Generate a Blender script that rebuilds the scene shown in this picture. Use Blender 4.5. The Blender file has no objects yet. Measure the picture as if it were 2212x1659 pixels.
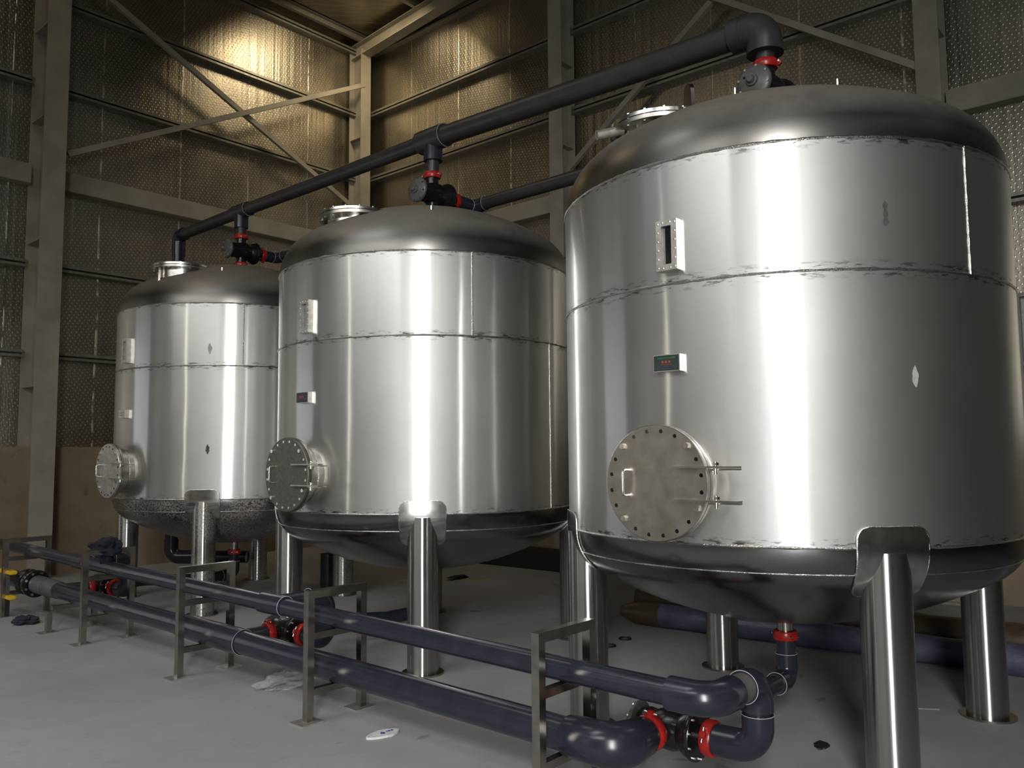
import bpy, bmesh, math, random
from mathutils import Vector, Matrix
random.seed(7)
PI = math.pi
S = bpy.context.scene
COL = S.collection

# ------------------------------------------------------------------ camera
cam_d = bpy.data.cameras.new('camera'); cam = bpy.data.objects.new('camera', cam_d); COL.objects.link(cam)
cam_d.sensor_width = 36.0; cam_d.lens = 1790.0 / 2212.0 * 36.0; cam_d.clip_start = 0.05; cam_d.clip_end = 200
P, RO, Y = [math.radians(a) for a in (4.756, -0.480, 40.79)]
fw = Vector((math.cos(Y)*math.cos(P), math.sin(Y)*math.cos(P), math.sin(P)))
rt = Vector((math.sin(Y), -math.cos(Y), 0)); up = rt.cross(fw)
r2 = rt*math.cos(RO) + up*math.sin(RO); u2 = -rt*math.sin(RO) + up*math.cos(RO)
cam.matrix_world = Matrix(((r2.x, u2.x, -fw.x, 0), (r2.y, u2.y, -fw.y, 0), (r2.z, u2.z, -fw.z, 1.55), (0, 0, 0, 1)))
S.camera = cam
# ------------------------------------------------------------------ world, lights, exposure
S.view_settings.view_transform = 'Standard'; S.view_settings.look = 'None'
S.view_settings.gamma = 1; S.view_settings.use_curve_mapping = False
S.view_settings.exposure = 0.0
W = bpy.data.worlds.new('world'); S.world = W; W.use_nodes = True
W.node_tree.nodes['Background'].inputs[0].default_value = (0.75, 0.85, 1.0, 1)
W.node_tree.nodes['Background'].inputs[1].default_value = 0.6

def area(name, loc, target, sx, sy, power, color, spread=PI):
    l = bpy.data.lights.new(name, 'AREA'); l.shape = 'RECTANGLE'; l.size = sx; l.size_y = sy
    l.energy = power; l.color = color; l.spread = spread
    o = bpy.data.objects.new(name, l); COL.objects.link(o); o.location = loc
    d = (Vector(target) - Vector(loc)).normalized()
    z = -d; x = Vector((0, 0, 1)).cross(z)
    if x.length < 1e-3: x = Vector((1, 0, 0))
    x.normalize(); y = z.cross(x)
    o.rotation_euler = Matrix((x, y, z)).transposed().to_euler()
    return o
# daylight through the tall doorway behind the camera, the window in the left wall, the slit beside the door
area('door_daylight', (-3.30, -2.3, 3.35), (4.6, 3.7, 0.3), 1.3, 6.3, 180, (1.0, 0.985, 0.96), 1.4)
area('floor_fill', (-1.2, 6.2, 9.5), (-0.6, 5.8, 0), 2.6, 4.6, 80, (0.93, 0.965, 1.0), 1.6)  # unseen overhead source, added to brighten the floor at left
area('side_window_daylight', (-0.6, 11.7, 2.0), (-0.6, 0, 1.4), 3.4, 2.6, 22, (0.90, 0.95, 1.0))
area('gap_daylight', (-3.42, 6.4, 2.6), (6, 6.4, 2.6), 0.10, 4.0, 9, (1.0, 0.93, 0.8))
area('tank_fill', (-3.50, 5.2, 6.2), (3.2, 7.4, 0.0), 8.0, 1.2, 70, (1.0, 0.975, 0.93), 1.6)  # unseen soft source, added to lift the left half of the tanks
# warm fill lights added under the roof, no fixture seen there
area('warm_top_fill', (2.2, 9.3, 9.3), (2.2, 9.31, 0.0), 2.0, 2.5, 32, (1.0, 0.82, 0.55))
area('corner_fill', (8.2, 10.05, 9.1), (9.6, 11.9, 6.2), 1.0, 1.0, 62, (1.0, 0.80, 0.50), 2.4)  # added to stand in for light the domes throw into the corner

# ------------------------------------------------------------------ materials
class NT:
    def __init__(s, name):
        s.m = bpy.data.materials.new(name); s.m.use_nodes = True; s.t = s.m.node_tree
        s.b = s.t.nodes['Principled BSDF']
    def n(s, t, **k):
        x = s.t.nodes.new(t)
        for a, v in k.items(): setattr(x, a, v)
        return x
    def l(s, a, b): s.t.links.new(a, b)
    def set(s, **k):
        for a, v in k.items():
            i = s.b.inputs[a.replace('_', ' ')]
            if isinstance(v, (tuple, list)) and len(v) == 3: v = (*v, 1)
            if hasattr(v, 'links') or hasattr(v, 'is_linked'): s.l(v, i)
            else: i.default_value = v
        return s
    def math(s, op, a, b=None, clamp=False):
        x = s.n('ShaderNodeMath', operation=op, use_clamp=clamp)
        for i, v in enumerate((a, b)):
            if v is None: continue
            if hasattr(v, 'is_linked'): s.l(v, x.inputs[i])
            else: x.inputs[i].default_value = v
        return x.outputs[0]
    def obj(s): return s.n('ShaderNodeTexCoord').outputs['Object']
    def mapv(s, v, scale):
        x = s.n('ShaderNodeMapping'); s.l(v, x.inputs[0]); x.inputs['Scale'].default_value = scale; return x.outputs[0]
    def noise(s, v, scale, detail=4, rough=.5, dist=0):
        x = s.n('ShaderNodeTexNoise'); s.l(v, x.inputs['Vector']); x.inputs['Scale'].default_value = scale
        x.inputs['Detail'].default_value = detail; x.inputs['Roughness'].default_value = rough
        x.inputs['Distortion'].default_value = dist; return x.outputs[0]
    def ramp(s, v, a, b, lo=0., hi=1.):
        x = s.n('ShaderNodeMapRange'); s.l(v, x.inputs[0]); x.inputs[1].default_value = a; x.inputs[2].default_value = b
        x.inputs[3].default_value = lo; x.inputs[4].default_value = hi; return x.outputs[0]
    def mix(s, f, a, b):
        x = s.n('ShaderNodeMix', data_type='RGBA')
        for i, v in ((0, f), (6, a), (7, b)):
            if hasattr(v, 'is_linked'): s.l(v, x.inputs[i])
            else: x.inputs[i].default_value = (*v, 1) if isinstance(v, tuple) else v
        return x.outputs[2]
    def bump(s, h, strength=.3, dist=.01):
        x = s.n('ShaderNodeBump'); s.l(h, x.inputs['Height']); x.inputs['Strength'].default_value = strength
        x.inputs['Distance'].default_value = dist; s.l(x.outputs[0], s.b.inputs['Normal']); return x
M = {}
def simple(name, col, rough=.5, metal=0., bump=0, bs=30, **k):
    q = NT(name); o = q.obj()
    n = q.noise(o, bs, 4)
    c2 = tuple(c*.72 for c in col)
    q.set(Base_Color=q.mix(q.ramp(n, .35, .7), col, c2), Roughness=q.ramp(q.noise(o, bs*.4), .3, .7, rough*.85, min(1, rough*1.15)), Metallic=metal)
    if bump: q.bump(n, bump, .004)
    for a, v in k.items(): q.set(**{a: v})
    M[name] = q.m; return q.m

def steel(name, col, rough, aniso, seams=(), mottled=False, dust=None, twin=0.0):
    q = NT(name); o = q.obj()
    sep = q.n('ShaderNodeSeparateXYZ'); q.l(o, sep.inputs[0]); z = sep.outputs[2]
    big = q.noise(o, 1.6, 5, .6); fine = q.noise(q.mapv(o, (1, 1, 12)), 6, 4)
    scr = q.noise(q.mapv(o, (2.2, 2.2, 60)), 5, 3)
    vert = q.noise(q.mapv(o, (9, 9, .5)), 3, 4)
    base = q.mix(q.ramp(big, .35, .7), col, tuple(c*.9 for c in col))
    base = q.mix(q.ramp(scr, .66, .8, 0, .12), base, tuple(c*.6 for c in col))
    base = q.mix(q.ramp(vert, .55, .8, 0, .3), base, tuple(c*.8 for c in col))
    for sz in seams:                                # heat tint and smears beside each girth weld
        d = q.math('ABSOLUTE', q.math('SUBTRACT', z, sz))
        band = q.ramp(d, .012, .05, 1, 0)
        sm = q.ramp(q.noise(q.mapv(o, (3, 3, 14)), 4, 5, .7), .52, .62)
        base = q.mix(q.math('MULTIPLY', band, sm, True), base, (.09, .085, .08))
    spots = q.noise(o, 3.2, 2, .5, .4)
    base = q.mix(q.ramp(spots, .76, .79, 0, .35), base, (.16, .15, .14))
    r = q.ramp(fine, .3, .7, rough*.95, rough*1.06) if twin else rough
    metal = 1.0
    if mottled:
        sp = q.noise(o, 62, 6, .8); zone = q.ramp(q.noise(o, 2.2, 3), .35, .55)
        f = q.math('MULTIPLY', q.math('MULTIPLY', q.ramp(sp, .46, .54), zone, True), float(mottled))
        base = q.mix(f, base, (.25, .22, .19)); metal = q.ramp(f, 0, 1, 1, .15); r = q.ramp(f, 0, 1, rough, .75)
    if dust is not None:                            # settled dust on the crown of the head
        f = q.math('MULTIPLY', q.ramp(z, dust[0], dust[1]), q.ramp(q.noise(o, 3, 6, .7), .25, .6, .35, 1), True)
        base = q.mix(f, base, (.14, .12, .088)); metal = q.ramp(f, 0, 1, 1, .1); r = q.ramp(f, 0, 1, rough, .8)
    q.set(Base_Color=base, Metallic=metal, Roughness=r, Anisotropic=aniso, Anisotropic_Rotation=.25)
    if twin:                                        # satin haze around the sharp reflection of rolled sheet
        b2 = q.n('ShaderNodeBsdfPrincipled'); q.l(base, b2.inputs['Base Color']); b2.inputs['Metallic'].default_value = 1; b2.inputs['Roughness'].default_value = twin
        mx = q.n('ShaderNodeMixShader'); mx.inputs[0].default_value = .5; q.l(q.b.outputs[0], mx.inputs[1]); q.l(b2.outputs[0], mx.inputs[2])
        q.l(mx.outputs[0], q.t.nodes['Material Output'].inputs[0])
    if aniso:
        t = q.n('ShaderNodeTangent', direction_type='RADIAL', axis='Z'); q.l(t.outputs[0], q.b.inputs['Tangent'])
    q.bump(q.noise(q.mapv(o, (1, 1, .35)), 2.6, 2), .12, .03)
    M[name] = q.m; return q.m

simple('paint_steel', (.31, .285, .23), .5, 0, .03, 2.5)
simple('girt_steel', (.33, .32, .28), .42, .7)
simple('polished_steel', (.52, .49, .44), .2, 1.0, .05, 20)
simple('leg_steel', (.60, .58, .55), .2, 1.0, .05, 20)
simple('flange_steel', (.58, .55, .50), .33, 1.0, .08, 12)
simple('dark_flange_steel', (.16, .15, .13), .5, .75, .15, 60)
simple('bright_steel', (.8, .78, .74), .25, 1.0)
simple('weld', (.55, .53, .5), .3, 1.0, .8, 160)
simple('frame_steel', (.46, .43, .38), .22, 1.0, .05, 16)
simple('pvc', (.021, .023, .034), .22, 0, .05, 9)
simple('pvc_old', (.033, .033, .034), .38, 0, .05, 9)
simple('pvc_dusty', (.10, .094, .09), .5, 0, .1, 9)
simple('black_iron', (.010, .010, .011), .22, 0, .25, 50)
simple('grey_cap', (.085, .087, .083), .4, 0, .1, 30)
simple('red_paint', (.36, .014, .011), .32, 0, .1, 30)
simple('glue', (.45, .46, .47), .5)
simple('black_void', (.006, .007, .010), .12)
simple('yellow_paint', (.75, .5, .015), .45)
simple('navy_cloth', (.002, .003, .012), 1.0, 0, .6, 30)
simple('rag_cloth', (.02, .024, .035), .95, 0, .6, 60)
simple('white_foam', (.68, .68, .66), .6, 0, .1)
simple('blue_ink', (.03, .05, .30), .6)
simple('card', (.36, .31, .20), .9, 0, .3, 20)
simple('plate_green', (.03, .055, .045), .35, .3)
simple('plate_dark', (.03, .025, .025), .3, .3)
simple('plate_silver', (.62, .6, .56), .35, .8)
simple('ink_green', (.03, .10, .06), .5)
simple('ink_red', (.30, .05, .035), .5)
simple('ink_blue', (.035, .045, .10), .5)
simple('rubber', (.012, .012, .012), .6)
simple('plank', (.30, .29, .27), .7, 0, .2, 10)
simple('pane', (.55, .56, .50), .5)
simple('brown_wrap', (.07, .05, .032), .35, 0, .5, 14)
q = NT('plastic_film'); q.set(Base_Color=(.62, .64, .66), Roughness=.18, Alpha=.22); q.bump(q.noise(q.obj(), 25, 4), .8, .01); M['plastic_film'] = q.m
q = NT('blue_wrap'); o = q.obj(); q.set(Base_Color=q.mix(q.ramp(q.noise(o, 6, 5), .35, .65), (.10, .10, .16), (.05, .05, .09)), Roughness=.3); q.bump(q.noise(q.mapv(o, (3, 1, 3)), 14, 5), .5, .01); M['blue_wrap'] = q.m

def foil(name):
    q = NT(name); o = q.obj(); s = q.n('ShaderNodeSeparateXYZ'); q.l(o, s.inputs[0])
    u = q.math('ADD', s.outputs[0], s.outputs[1]); v = s.outputs[2]
    cb = q.n('ShaderNodeCombineXYZ'); q.l(u, cb.inputs[0]); q.l(v, cb.inputs[1]); uv = cb.outputs[0]
    a = q.math('SINE', q.math('MULTIPLY', q.math('ADD', q.math('MULTIPLY', u, .9), v), 95))
    b = q.math('SINE', q.math('MULTIPLY', q.math('SUBTRACT', u, q.math('MULTIPLY', v, .55)), 110))
    dash = q.math('MULTIPLY', q.ramp(a, .3, 1), q.ramp(b, .2, 1), True)
    rib = q.noise(q.mapv(uv, (7, .12, 1)), 1, 4, .6)
    sheet = q.noise(q.mapv(uv, (1.1, .25, 1)), 1, 3)
    f = q.math('FRACT', q.math('DIVIDE', q.math('ADD', u, q.math('MULTIPLY', q.noise(uv, .7, 3), .05)), 1.16))
    seam = q.ramp(q.math('ABSOLUTE', q.math('SUBTRACT', f, .5)), .004, .012, 1, 0)
    brk = q.ramp(q.noise(q.mapv(uv, (1, 3, 1)), 1.5, 3), .4, .55)
    seam = q.math('MULTIPLY', seam, brk, True)
    h = q.math('ADD', q.math('MULTIPLY', dash, .35), q.math('ADD', q.math('MULTIPLY', rib, 2.6), q.math('MULTIPLY', q.noise(uv, 22, 3), .35)))
    h = q.math('ADD', h, q.math('MULTIPLY', seam, .6))
    col = q.mix(q.ramp(sheet, .3, .7), (.47, .43, .35), (.35, .32, .265))
    col = q.mix(q.ramp(rib, .5, .7, 0, .35), col, (.38, .34, .28))
    col = q.mix(seam, col, (.85, .82, .72))
    col = q.mix(q.math('MULTIPLY', dash, .5), col, (.9, .88, .8))
    q.set(Base_Color=col, Metallic=1.0, Roughness=q.ramp(q.noise(uv, .9, 3), .3, .7, .30, .42))
    q.bump(h, .38, .012); M[name] = q.m
foil('foil')
q = NT('concrete_floor'); o = q.obj()
n1 = q.noise(o, .55, 6, .62, .4); n2 = q.noise(o, 6, 6, .65); n3 = q.noise(o, 60, 4)
c = q.mix(q.ramp(n1, .35, .68), (.33, .33, .336), (.24, .24, .246)); c = q.mix(q.ramp(n2, .55, .75, 0, .4), c, (.2, .19, .18))
st = q.noise(o, 3.1, 3, .5, 1.0); c = q.mix(q.ramp(st, .70, .74, 0, .6), c, (.13, .125, .12))
q.set(Base_Color=c, Roughness=q.ramp(n2, .3, .7, .62, .8)); q.bump(n3, .15, .004); M['concrete_floor'] = q.m
q = NT('concrete_wall'); o = q.obj(); n1 = q.noise(o, 1.3, 6, .6)
c = q.mix(q.ramp(n1, .35, .65), (.27, .21, .14), (.18, .14, .095)); c = q.mix(q.ramp(q.noise(o, 2.6, 4, .6, .8), .64, .72, 0, .8), c, (.11, .07, .05))
q.set(Base_Color=c, Roughness=.9); q.bump(q.noise(o, 30, 4), .2, .01); M['concrete_wall'] = q.m

# ------------------------------------------------------------------ geometry helpers
def prof(rk, Rc, R, n=14):
    a = math.asin((R-rk)/(Rc-rk)); hc = math.sqrt((Rc-rk)**2-(R-rk)**2)
    pts = [(Rc*math.sin(a*i/n), Rc*math.cos(a*i/n)-hc) for i in range(n+1)]
    return pts + [(R-rk+rk*math.sin(a+(PI/2-a)*i/n), rk*math.cos(a+(PI/2-a)*i/n)) for i in range(1, n+1)]

class MB:
    def __init__(s): s.b = bmesh.new()
    def box(s, c, d, rot=None, bev=0):
        m = Matrix.Translation(c) @ (rot.to_4x4() if rot else Matrix()) @ Matrix.Diagonal((*d, 1))
        r = bmesh.ops.create_cube(s.b, size=1, matrix=m)
        if bev:
            es = list({e for v in r['verts'] for e in v.link_edges})
            bmesh.ops.bevel(s.b, geom=es, offset=bev, segments=2, affect='EDGES')
        return s
    def bar(s, p, q, w, h, upv=(0, 0, 1)):
        p, q = Vector(p), Vector(q); d = (q-p); L = d.length; d.normalize(); upv = Vector(upv)
        x = d; y = upv.cross(x)
        if y.length < 1e-4: y = Vector((1, 0, 0)).cross(x)
        y.normalize(); z = x.cross(y)
        return s.box((p+q)/2, (L, w, h), Matrix((x, y, z)).transposed())
    def sweep(s, pts, r, seg=24, caps=True):
        pts = [Vector(p) for p in pts]; rs = r if isinstance(r, (list, tuple)) else [r]*len(pts)
        t0 = (pts[1]-pts[0]).normalized(); nrm = t0.orthogonal().normalized(); rings = []
        for i, p in enumerate(pts):
            if i == 0: t = t0
            elif i == len(pts)-1: t = (pts[i]-pts[i-1]).normalized()
            else: t = ((pts[i]-pts[i-1]).normalized() + (pts[i+1]-pts[i]).normalized()).normalized()
            nrm = (nrm - t*nrm.dot(t)).normalized(); bn = t.cross(nrm)
            rings.append([s.b.verts.new(p + (nrm*math.cos(2*PI*k/seg) + bn*math.sin(2*PI*k/seg))*rs[i]) for k in range(seg)])
        for a, b in zip(rings, rings[1:]):
            for k in range(seg): s.b.faces.new((a[k], a[(k+1) % seg], b[(k+1) % seg], b[k]))
        if caps: s.b.faces.new(rings[0][::-1]); s.b.faces.new(rings[-1])
        return s
    def cyl(s, p, q, r, seg=24, r2=None): return s.sweep([p, q], [r, r if r2 is None else r2], seg)
    def ring(s, c, axis, R, r, seg=48, rs=8, wob=0):
        c = Vector(c); ax = Vector(axis).normalized(); a = ax.orthogonal().normalized(); b = ax.cross(a)
        rg = []
        for i in range(seg):
            t = 2*PI*i/seg; d = a*math.cos(t)+b*math.sin(t); rr = r*(1+wob*random.uniform(-1, 1))
            rg.append([s.b.verts.new(c + d*(R+rr*math.cos(2*PI*k/rs)) + ax*rr*math.sin(2*PI*k/rs)) for k in range(rs)])
        for i in range(seg):
            A, B = rg[i], rg[(i+1) % seg]
            for k in range(rs): s.b.faces.new((A[k], B[k], B[(k+1) % rs], A[(k+1) % rs]))
        return s
    def lathe(s, pts, seg=96, axis=(0, 0, 1), c=(0, 0, 0)):     # pts: (radius, along axis)
        c = Vector(c); ax = Vector(axis).normalized()
        a = Vector((1, 0, 0)) if abs(ax.z) > .9 else ax.orthogonal().normalized(); b = ax.cross(a); rg = []
        for r, h in pts:
            if r < 1e-6: rg.append([s.b.verts.new(c+ax*h)])
            else: rg.append([s.b.verts.new(c+ax*h+(a*math.cos(2*PI*k/seg)+b*math.sin(2*PI*k/seg))*r) for k in range(seg)])
        for A, B in zip(rg, rg[1:]):
            for k in range(seg):
                k2 = (k+1) % seg
                if len(A) == 1 and len(B) == 1: continue
                if len(A) == 1: s.b.faces.new((A[0], B[k2], B[k]))
                elif len(B) == 1: s.b.faces.new((A[k], A[k2], B[0]))
                else: s.b.faces.new((A[k], A[k2], B[k2], B[k]))
        return s
    def hexnut(s, c, axis, r, h):
        c = Vector(c); ax = Vector(axis).normalized(); return s.sweep([c, c+ax*h], r, 6)
    def poly(s, pts, z0, z1, fn=None):          # extruded outline in XY
        A = [s.b.verts.new((x, y, z0)) for x, y in pts]; B = [s.b.verts.new((x, y, z1)) for x, y in pts]
        s.b.faces.new(A[::-1]); s.b.faces.new(B); n = len(pts)
        for i in range(n): s.b.faces.new((A[i], A[(i+1) % n], B[(i+1) % n], B[i]))
        return s
    def build(s, name, mat, parent=None, smooth=True, label=None, kind=None, loc=None):
        bmesh.ops.recalc_face_normals(s.b, faces=s.b.faces)
        me = bpy.data.meshes.new(name); s.b.to_mesh(me); s.b.free()
        me.materials.append(M[mat])
        if smooth:
            me.polygons.foreach_set('use_smooth', [True]*len(me.polygons)); me.set_sharp_from_angle(angle=math.radians(38))
        o = bpy.data.objects.new(name, me); COL.objects.link(o)
        if parent: o.parent = parent
        if loc: o.location = loc
        if label: o['label'] = label
        if kind: o['kind'] = kind
        return o
def tag(o, label, cat, group=None):
    o['label'] = label; o['category'] = cat
    if group: o['group'] = group
    return o
def thing(name, label, cat, loc=(0, 0, 0), rot=(0, 0, 0), group=None):
    o = bpy.data.objects.new(name, None); COL.objects.link(o); o.location = loc; o.rotation_euler = rot
    return tag(o, label, cat, group)
def arc(p0, c, p1, r, n=10):
    """points of a corner c rounded with radius r between p0 and p1"""
    p0, c, p1 = Vector(p0), Vector(c), Vector(p1); d0 = (p0-c).normalized(); d1 = (p1-c).normalized()
    ang = d0.angle(d1); L = r/math.tan(ang/2); a = c+d0*L; b = c+d1*L; cen = c+(d0+d1).normalized()*(r/math.sin(ang/2))
    va, vb = a-cen, b-cen; tot = va.angle(vb); out = []
    for i in range(n+1):
        t = i/n; out.append(cen + va*(math.sin((1-t)*tot)/math.sin(tot)) + vb*(math.sin(t*tot)/math.sin(tot)))
    return out

# ------------------------------------------------------------------ setting
XW, YW = 9.65, 11.9        # liner planes
X0, Y0 = -3.6, -7.5        # walls behind the camera
def roofz(y): return 9.16 + .075*(YW - y)
MB().box(((X0+XW)/2, (Y0+YW)/2, -.1), (XW-X0+1.0, YW-Y0+1.0, .2)).build('floor', 'concrete_floor', kind='structure', smooth=False)
w = MB().box(((X0+XW)/2, YW+.05, 5.44), (XW-X0+.2, .1, 7.52)).build('wall_left', 'foil', kind='structure', smooth=False)
MB().box(((X0+XW)/2, YW+.02, .84), (XW-X0+.2, .24, 1.68)).build('concrete_base', 'concrete_wall', w, smooth=False)
# the right wall with its window
w = MB(); wy0, wy1, wz0, wz1 = 1.05, 1.56, 1.68, 3.12
w.box((XW+.05, (wy1+YW)/2, 5.9), (.1, YW-wy1, 8.44)); w.box((XW+.05, (Y0+wy0)/2, 5.9), (.1, wy0-Y0, 8.44))
w.box((XW+.05, (wy0+wy1)/2, 6.62), (.1, wy1-wy0, 7.0))
w = w.build('wall_right', 'foil', kind='structure', smooth=False)
MB().box((XW+.02, (Y0+YW)/2, .84), (.24, YW-Y0, 1.68)).build('concrete_base', 'concrete_wall', w, smooth=False)
wn = MB().box((XW+.06, (wy0+wy1)/2, (wz0+wz1)/2), (.02, wy1-wy0, wz1-wz0)).build('window_1', 'pane', kind='structure', smooth=False)
fr = MB()
for y in (wy0+.02, wy1-.02): fr.box((XW-.0, y, (wz0+wz1)/2), (.08, .04, wz1-wz0))
for z in (wz0+.02, wz1-.02, 2.4): fr.box((XW-.0, (wy0+wy1)/2, z), (.07, wy1-wy0-.08, .04))
fr.build('window_frame', 'paint_steel', wn, smooth=False)
# wall behind the camera with the tall doorway and a narrow gap
w = MB()
for ya, yb, za, zb in ((Y0, -3.8, 0, 9.8), (-3.8, -.6, 6.7, 9.8), (-.6, 6.34, 0, 5.5), (6.34, 6.46, 4.6, 5.5), (6.46, YW, 0, 5.5), (-.6, 1.1, 5.5, 9.8), (1.1, 9.3, 6.9, 9.8), (9.3, YW, 5.5, 9.8)):
    w.box((X0-.05, (ya+yb)/2, (za+zb)/2), (.1, yb-ya, zb-za))
w.build('wall_front', 'foil', kind='structure', smooth=False)
MB().box(((X0+XW)/2, Y0-.05, 4.9), (XW-X0+.2, .1, 9.8)).build('wall_near', 'foil', kind='structure', smooth=False)
q = MB(); q.b.verts.ensure_lookup_table()
ys = [Y0-.2, YW+.2]
vs = [q.b.verts.new((x, y, roofz(y)+dz)) for dz in (0, .08) for x, y in ((X0-.2, ys[0]), (XW+.2, ys[0]), (XW+.2, ys[1]), (X0-.2, ys[1]))]
for f in ((0, 1, 2, 3), (7, 6, 5, 4), (0, 4, 5, 1), (1, 5, 6, 2), (2, 6, 7, 3), (3, 7, 4, 0)): q.b.faces.new([vs[i] for i in f])
q.build('ceiling', 'foil', kind='structure', smooth=False)

# ---- steel frame
def hcol(x, y, top, axis, label, w=.24, d=.5, group=None):
    """H column: flange faces toward the room; axis = direction from inner to outer flange"""
    t = thing('steel_column', label, 'column', (x, y, 0), group=group)
    a = Vector(axis); s = Vector((-a.y, a.x, 0))
    def bx(off, L, W, th=0):
        c = a*off; dim = (abs(a.x)*L+abs(s.x)*W, abs(a.y)*L+abs(s.y)*W, top); return c, dim
    c, dm = bx(.008, .016, w); MB().box((c.x, c.y, top/2), dm).build('flange', 'paint_steel', t, smooth=False)
    c, dm = bx(d-.008, .016, w); MB().box((c.x, c.y, top/2), dm).build('flange', 'paint_steel', t, smooth=False)
    c, dm = bx(d/2, d-.03, .012); MB().box((c.x, c.y, top/2), dm).build('web', 'paint_steel', t, smooth=False)
    for z in (2.45, 4.35, 6.0, 7.25):
        if z < top-.2:
            c, dm = bx(d/2, d-.032, w-.02); MB().box((c.x, c.y, z), (dm[0], dm[1], .012)).build('stiffener_plate', 'paint_steel', t, smooth=False)
    c, dm = bx(d/2, d+.12, w+.14); MB().box((c.x, c.y, .012), (dm[0], dm[1], .024)).build('base_plate', 'paint_steel', t, smooth=False)
    return t
hcol(4.09, 11.38, 9.17, (0, 1, 0), 'pale painted steel column standing against left wall, at photo left edge', .28, .5)
hcol(9.33, 11.5, 8.9, (0, 1, 0), 'pale steel column in far corner where the two foil walls meet', .22, .34)
hcol(9.3, 7.15, 9.45, (1, 0, 0), 'steel column on right wall between middle tank and nearest tank', .24, .32)
hcol(9.3, 2.18, 9.8, (1, 0, 0), 'steel column on right wall rising behind nearest tank dome', .24, .32)
def girt(p, q, label, inward, big=False):
    t = MB(); p, q = Vector(p), Vector(q); n = Vector(inward); h = .25 if big else .17; dd = .16 if big else .13
    d = q-p; L = d.length; mid = (p+q)/2
    def bb(off, z, w, hh):
        c = mid+n*off; dim = (L if abs(d.x) > .1 else w, L if abs(d.y) > .1 else w, hh); t.box((c.x, c.y, c.z+z), dim)
    if big: bb(dd, -h/2, .01, h); bb(dd/2, 0, dd, .012); bb(dd/2, -h, dd, .012)
    else: bb(dd, -.02, .006, .035); bb(dd/2, 0, dd, .006); bb(dd/2, -h*.55, dd, .006); bb(.004, -h*.27, .006, h*.5); bb(dd, -h*.55+.015, .006, .03)
    o = t.build('wall_beam' if big else 'wall_girt', 'paint_steel' if big else 'girt_steel', smooth=False)
    return tag(o, label, 'beam' if big else 'girt')
ZG = ((9.0, 'highest, just under the roof'), (7.82, 'second from the top'), (6.6, 'third from the top'), (4.13, 'below the wide pale beam'), (2.94, 'lowest, nearest the concrete base'))
for z, nm in ZG:
    girt((4.24, YW, z), (9.55, YW, z), f'horizontal steel girt on left wall right of the column, {nm}', (0, -1, 0))
    if z < 7.5: girt((-.2, YW, z), (3.94, YW, z), f'horizontal steel girt left of the pale column on left wall, {nm}', (0, -1, 0))
for z, nm in ZG[:3]:
    girt((XW, 7.28, z), (XW, 11.6, z), f'thin steel girt on right wall near the far corner, {nm}', (-1, 0, 0))
    girt((XW, 2.3, z), (XW, 7.02, z), f'thin steel girt on right wall above nearest tank manhole, {nm}', (-1, 0, 0))
girt((XW, -2.5, 4.13), (XW, 2.06, 4.13), 'thin steel girt on right wall just past nearest tank, at photo right edge', (-1, 0, 0))
girt((4.24, YW, 5.4), (9.55, YW, 5.4), 'wide pale beam crossing left wall behind the two far tanks', (0, -1, 0), True)
girt((-.2, YW, 5.4), (3.94, YW, 5.4), 'wide pale beam on left wall left of the tall column', (0, -1, 0), True)
girt((XW, 7.28, 5.35), (XW, 11.6, 5.35), 'wide pale beam on right wall behind middle tank dome', (-1, 0, 0), True)
girt((XW, 2.3, 5.35), (XW, 7.02, 5.35), 'wide pale beam on right wall hidden mostly by nearest tank', (-1, 0, 0), True)
girt((XW, -2.5, 5.35), (XW, 2.06, 5.35), 'wide pale beam on right wall at top right beyond last column', (-1, 0, 0), True)
def brace(p, q, label, w=.075):
    t = MB(); t.bar(p, q, .06, w); tag(t.build('cross_brace', 'paint_steel', smooth=False), label, 'brace')
brace((4.3, 11.62, 8.25), (9.25, 11.62, 5.9), 'diagonal steel brace descending to the right across left wall')
brace((4.3, 11.52, 5.58), (9.3, 11.52, 8.24), 'diagonal steel brace rising to the right across left wall')
brace((9.42, 7.05, 5.6), (9.42, 4.2, 7.66), 'diagonal brace on right wall running down behind manhole of nearest tank')
brace((9.36, 4.9, 7.5), (9.36, 2.26, 5.62), 'diagonal brace on right wall sloping down to column behind nearest tank')
brace((9.42, 4.9, 7.48), (9.42, 4.2, 8.1), 'short upper diagonal brace on right wall above overhead pipe elbow')
def xprofile_beam(p, q, h, w, name, mat, label, cat):
    t = MB(); t.bar(p, q, w, .012); p2, q2 = Vector(p)-Vector((0, 0, h)), Vector(q)-Vector((0, 0, h))
    t.bar(p2, q2, w, .012); t.bar((Vector(p)+p2)/2, (Vector(q)+q2)/2, .01, h)
    return tag(t.build(name, mat, smooth=False), label, cat)
xprofile_beam((9.33, 11.8, roofz(11.8)-.14), (9.33, -3, roofz(-3)-.14), .24, .2, 'roof_rafter', 'paint_steel', 'pale roof rafter rising from far corner along right wall top', 'rafter')
xprofile_beam((4.09, 11.8, roofz(11.8)-.14), (4.09, -3, roofz(-3)-.14), .3, .24, 'roof_rafter', 'paint_steel', 'pale roof rafter above the tall column on left wall', 'rafter')
for y, nm in ((11.55, 'nearest the left wall'), (10.1, 'second from the left wall'), (8.65, 'third from the left wall'), (7.2, 'fourth from the left wall')):
    t = MB(); z = roofz(y)-.015; t.box(((X0+9.6)/2, y, z), (9.6-X0, .07, .006)).box(((X0+9.6)/2, y+.035, z-.06), (9.6-X0, .006, .12)).box(((X0+9.6)/2, y, z-.12), (9.6-X0, .07, .006))
    tag(t.build('roof_purlin', 'girt_steel', smooth=False), f'dark steel purlin under the foil ceiling, {nm}', 'purlin')

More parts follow.
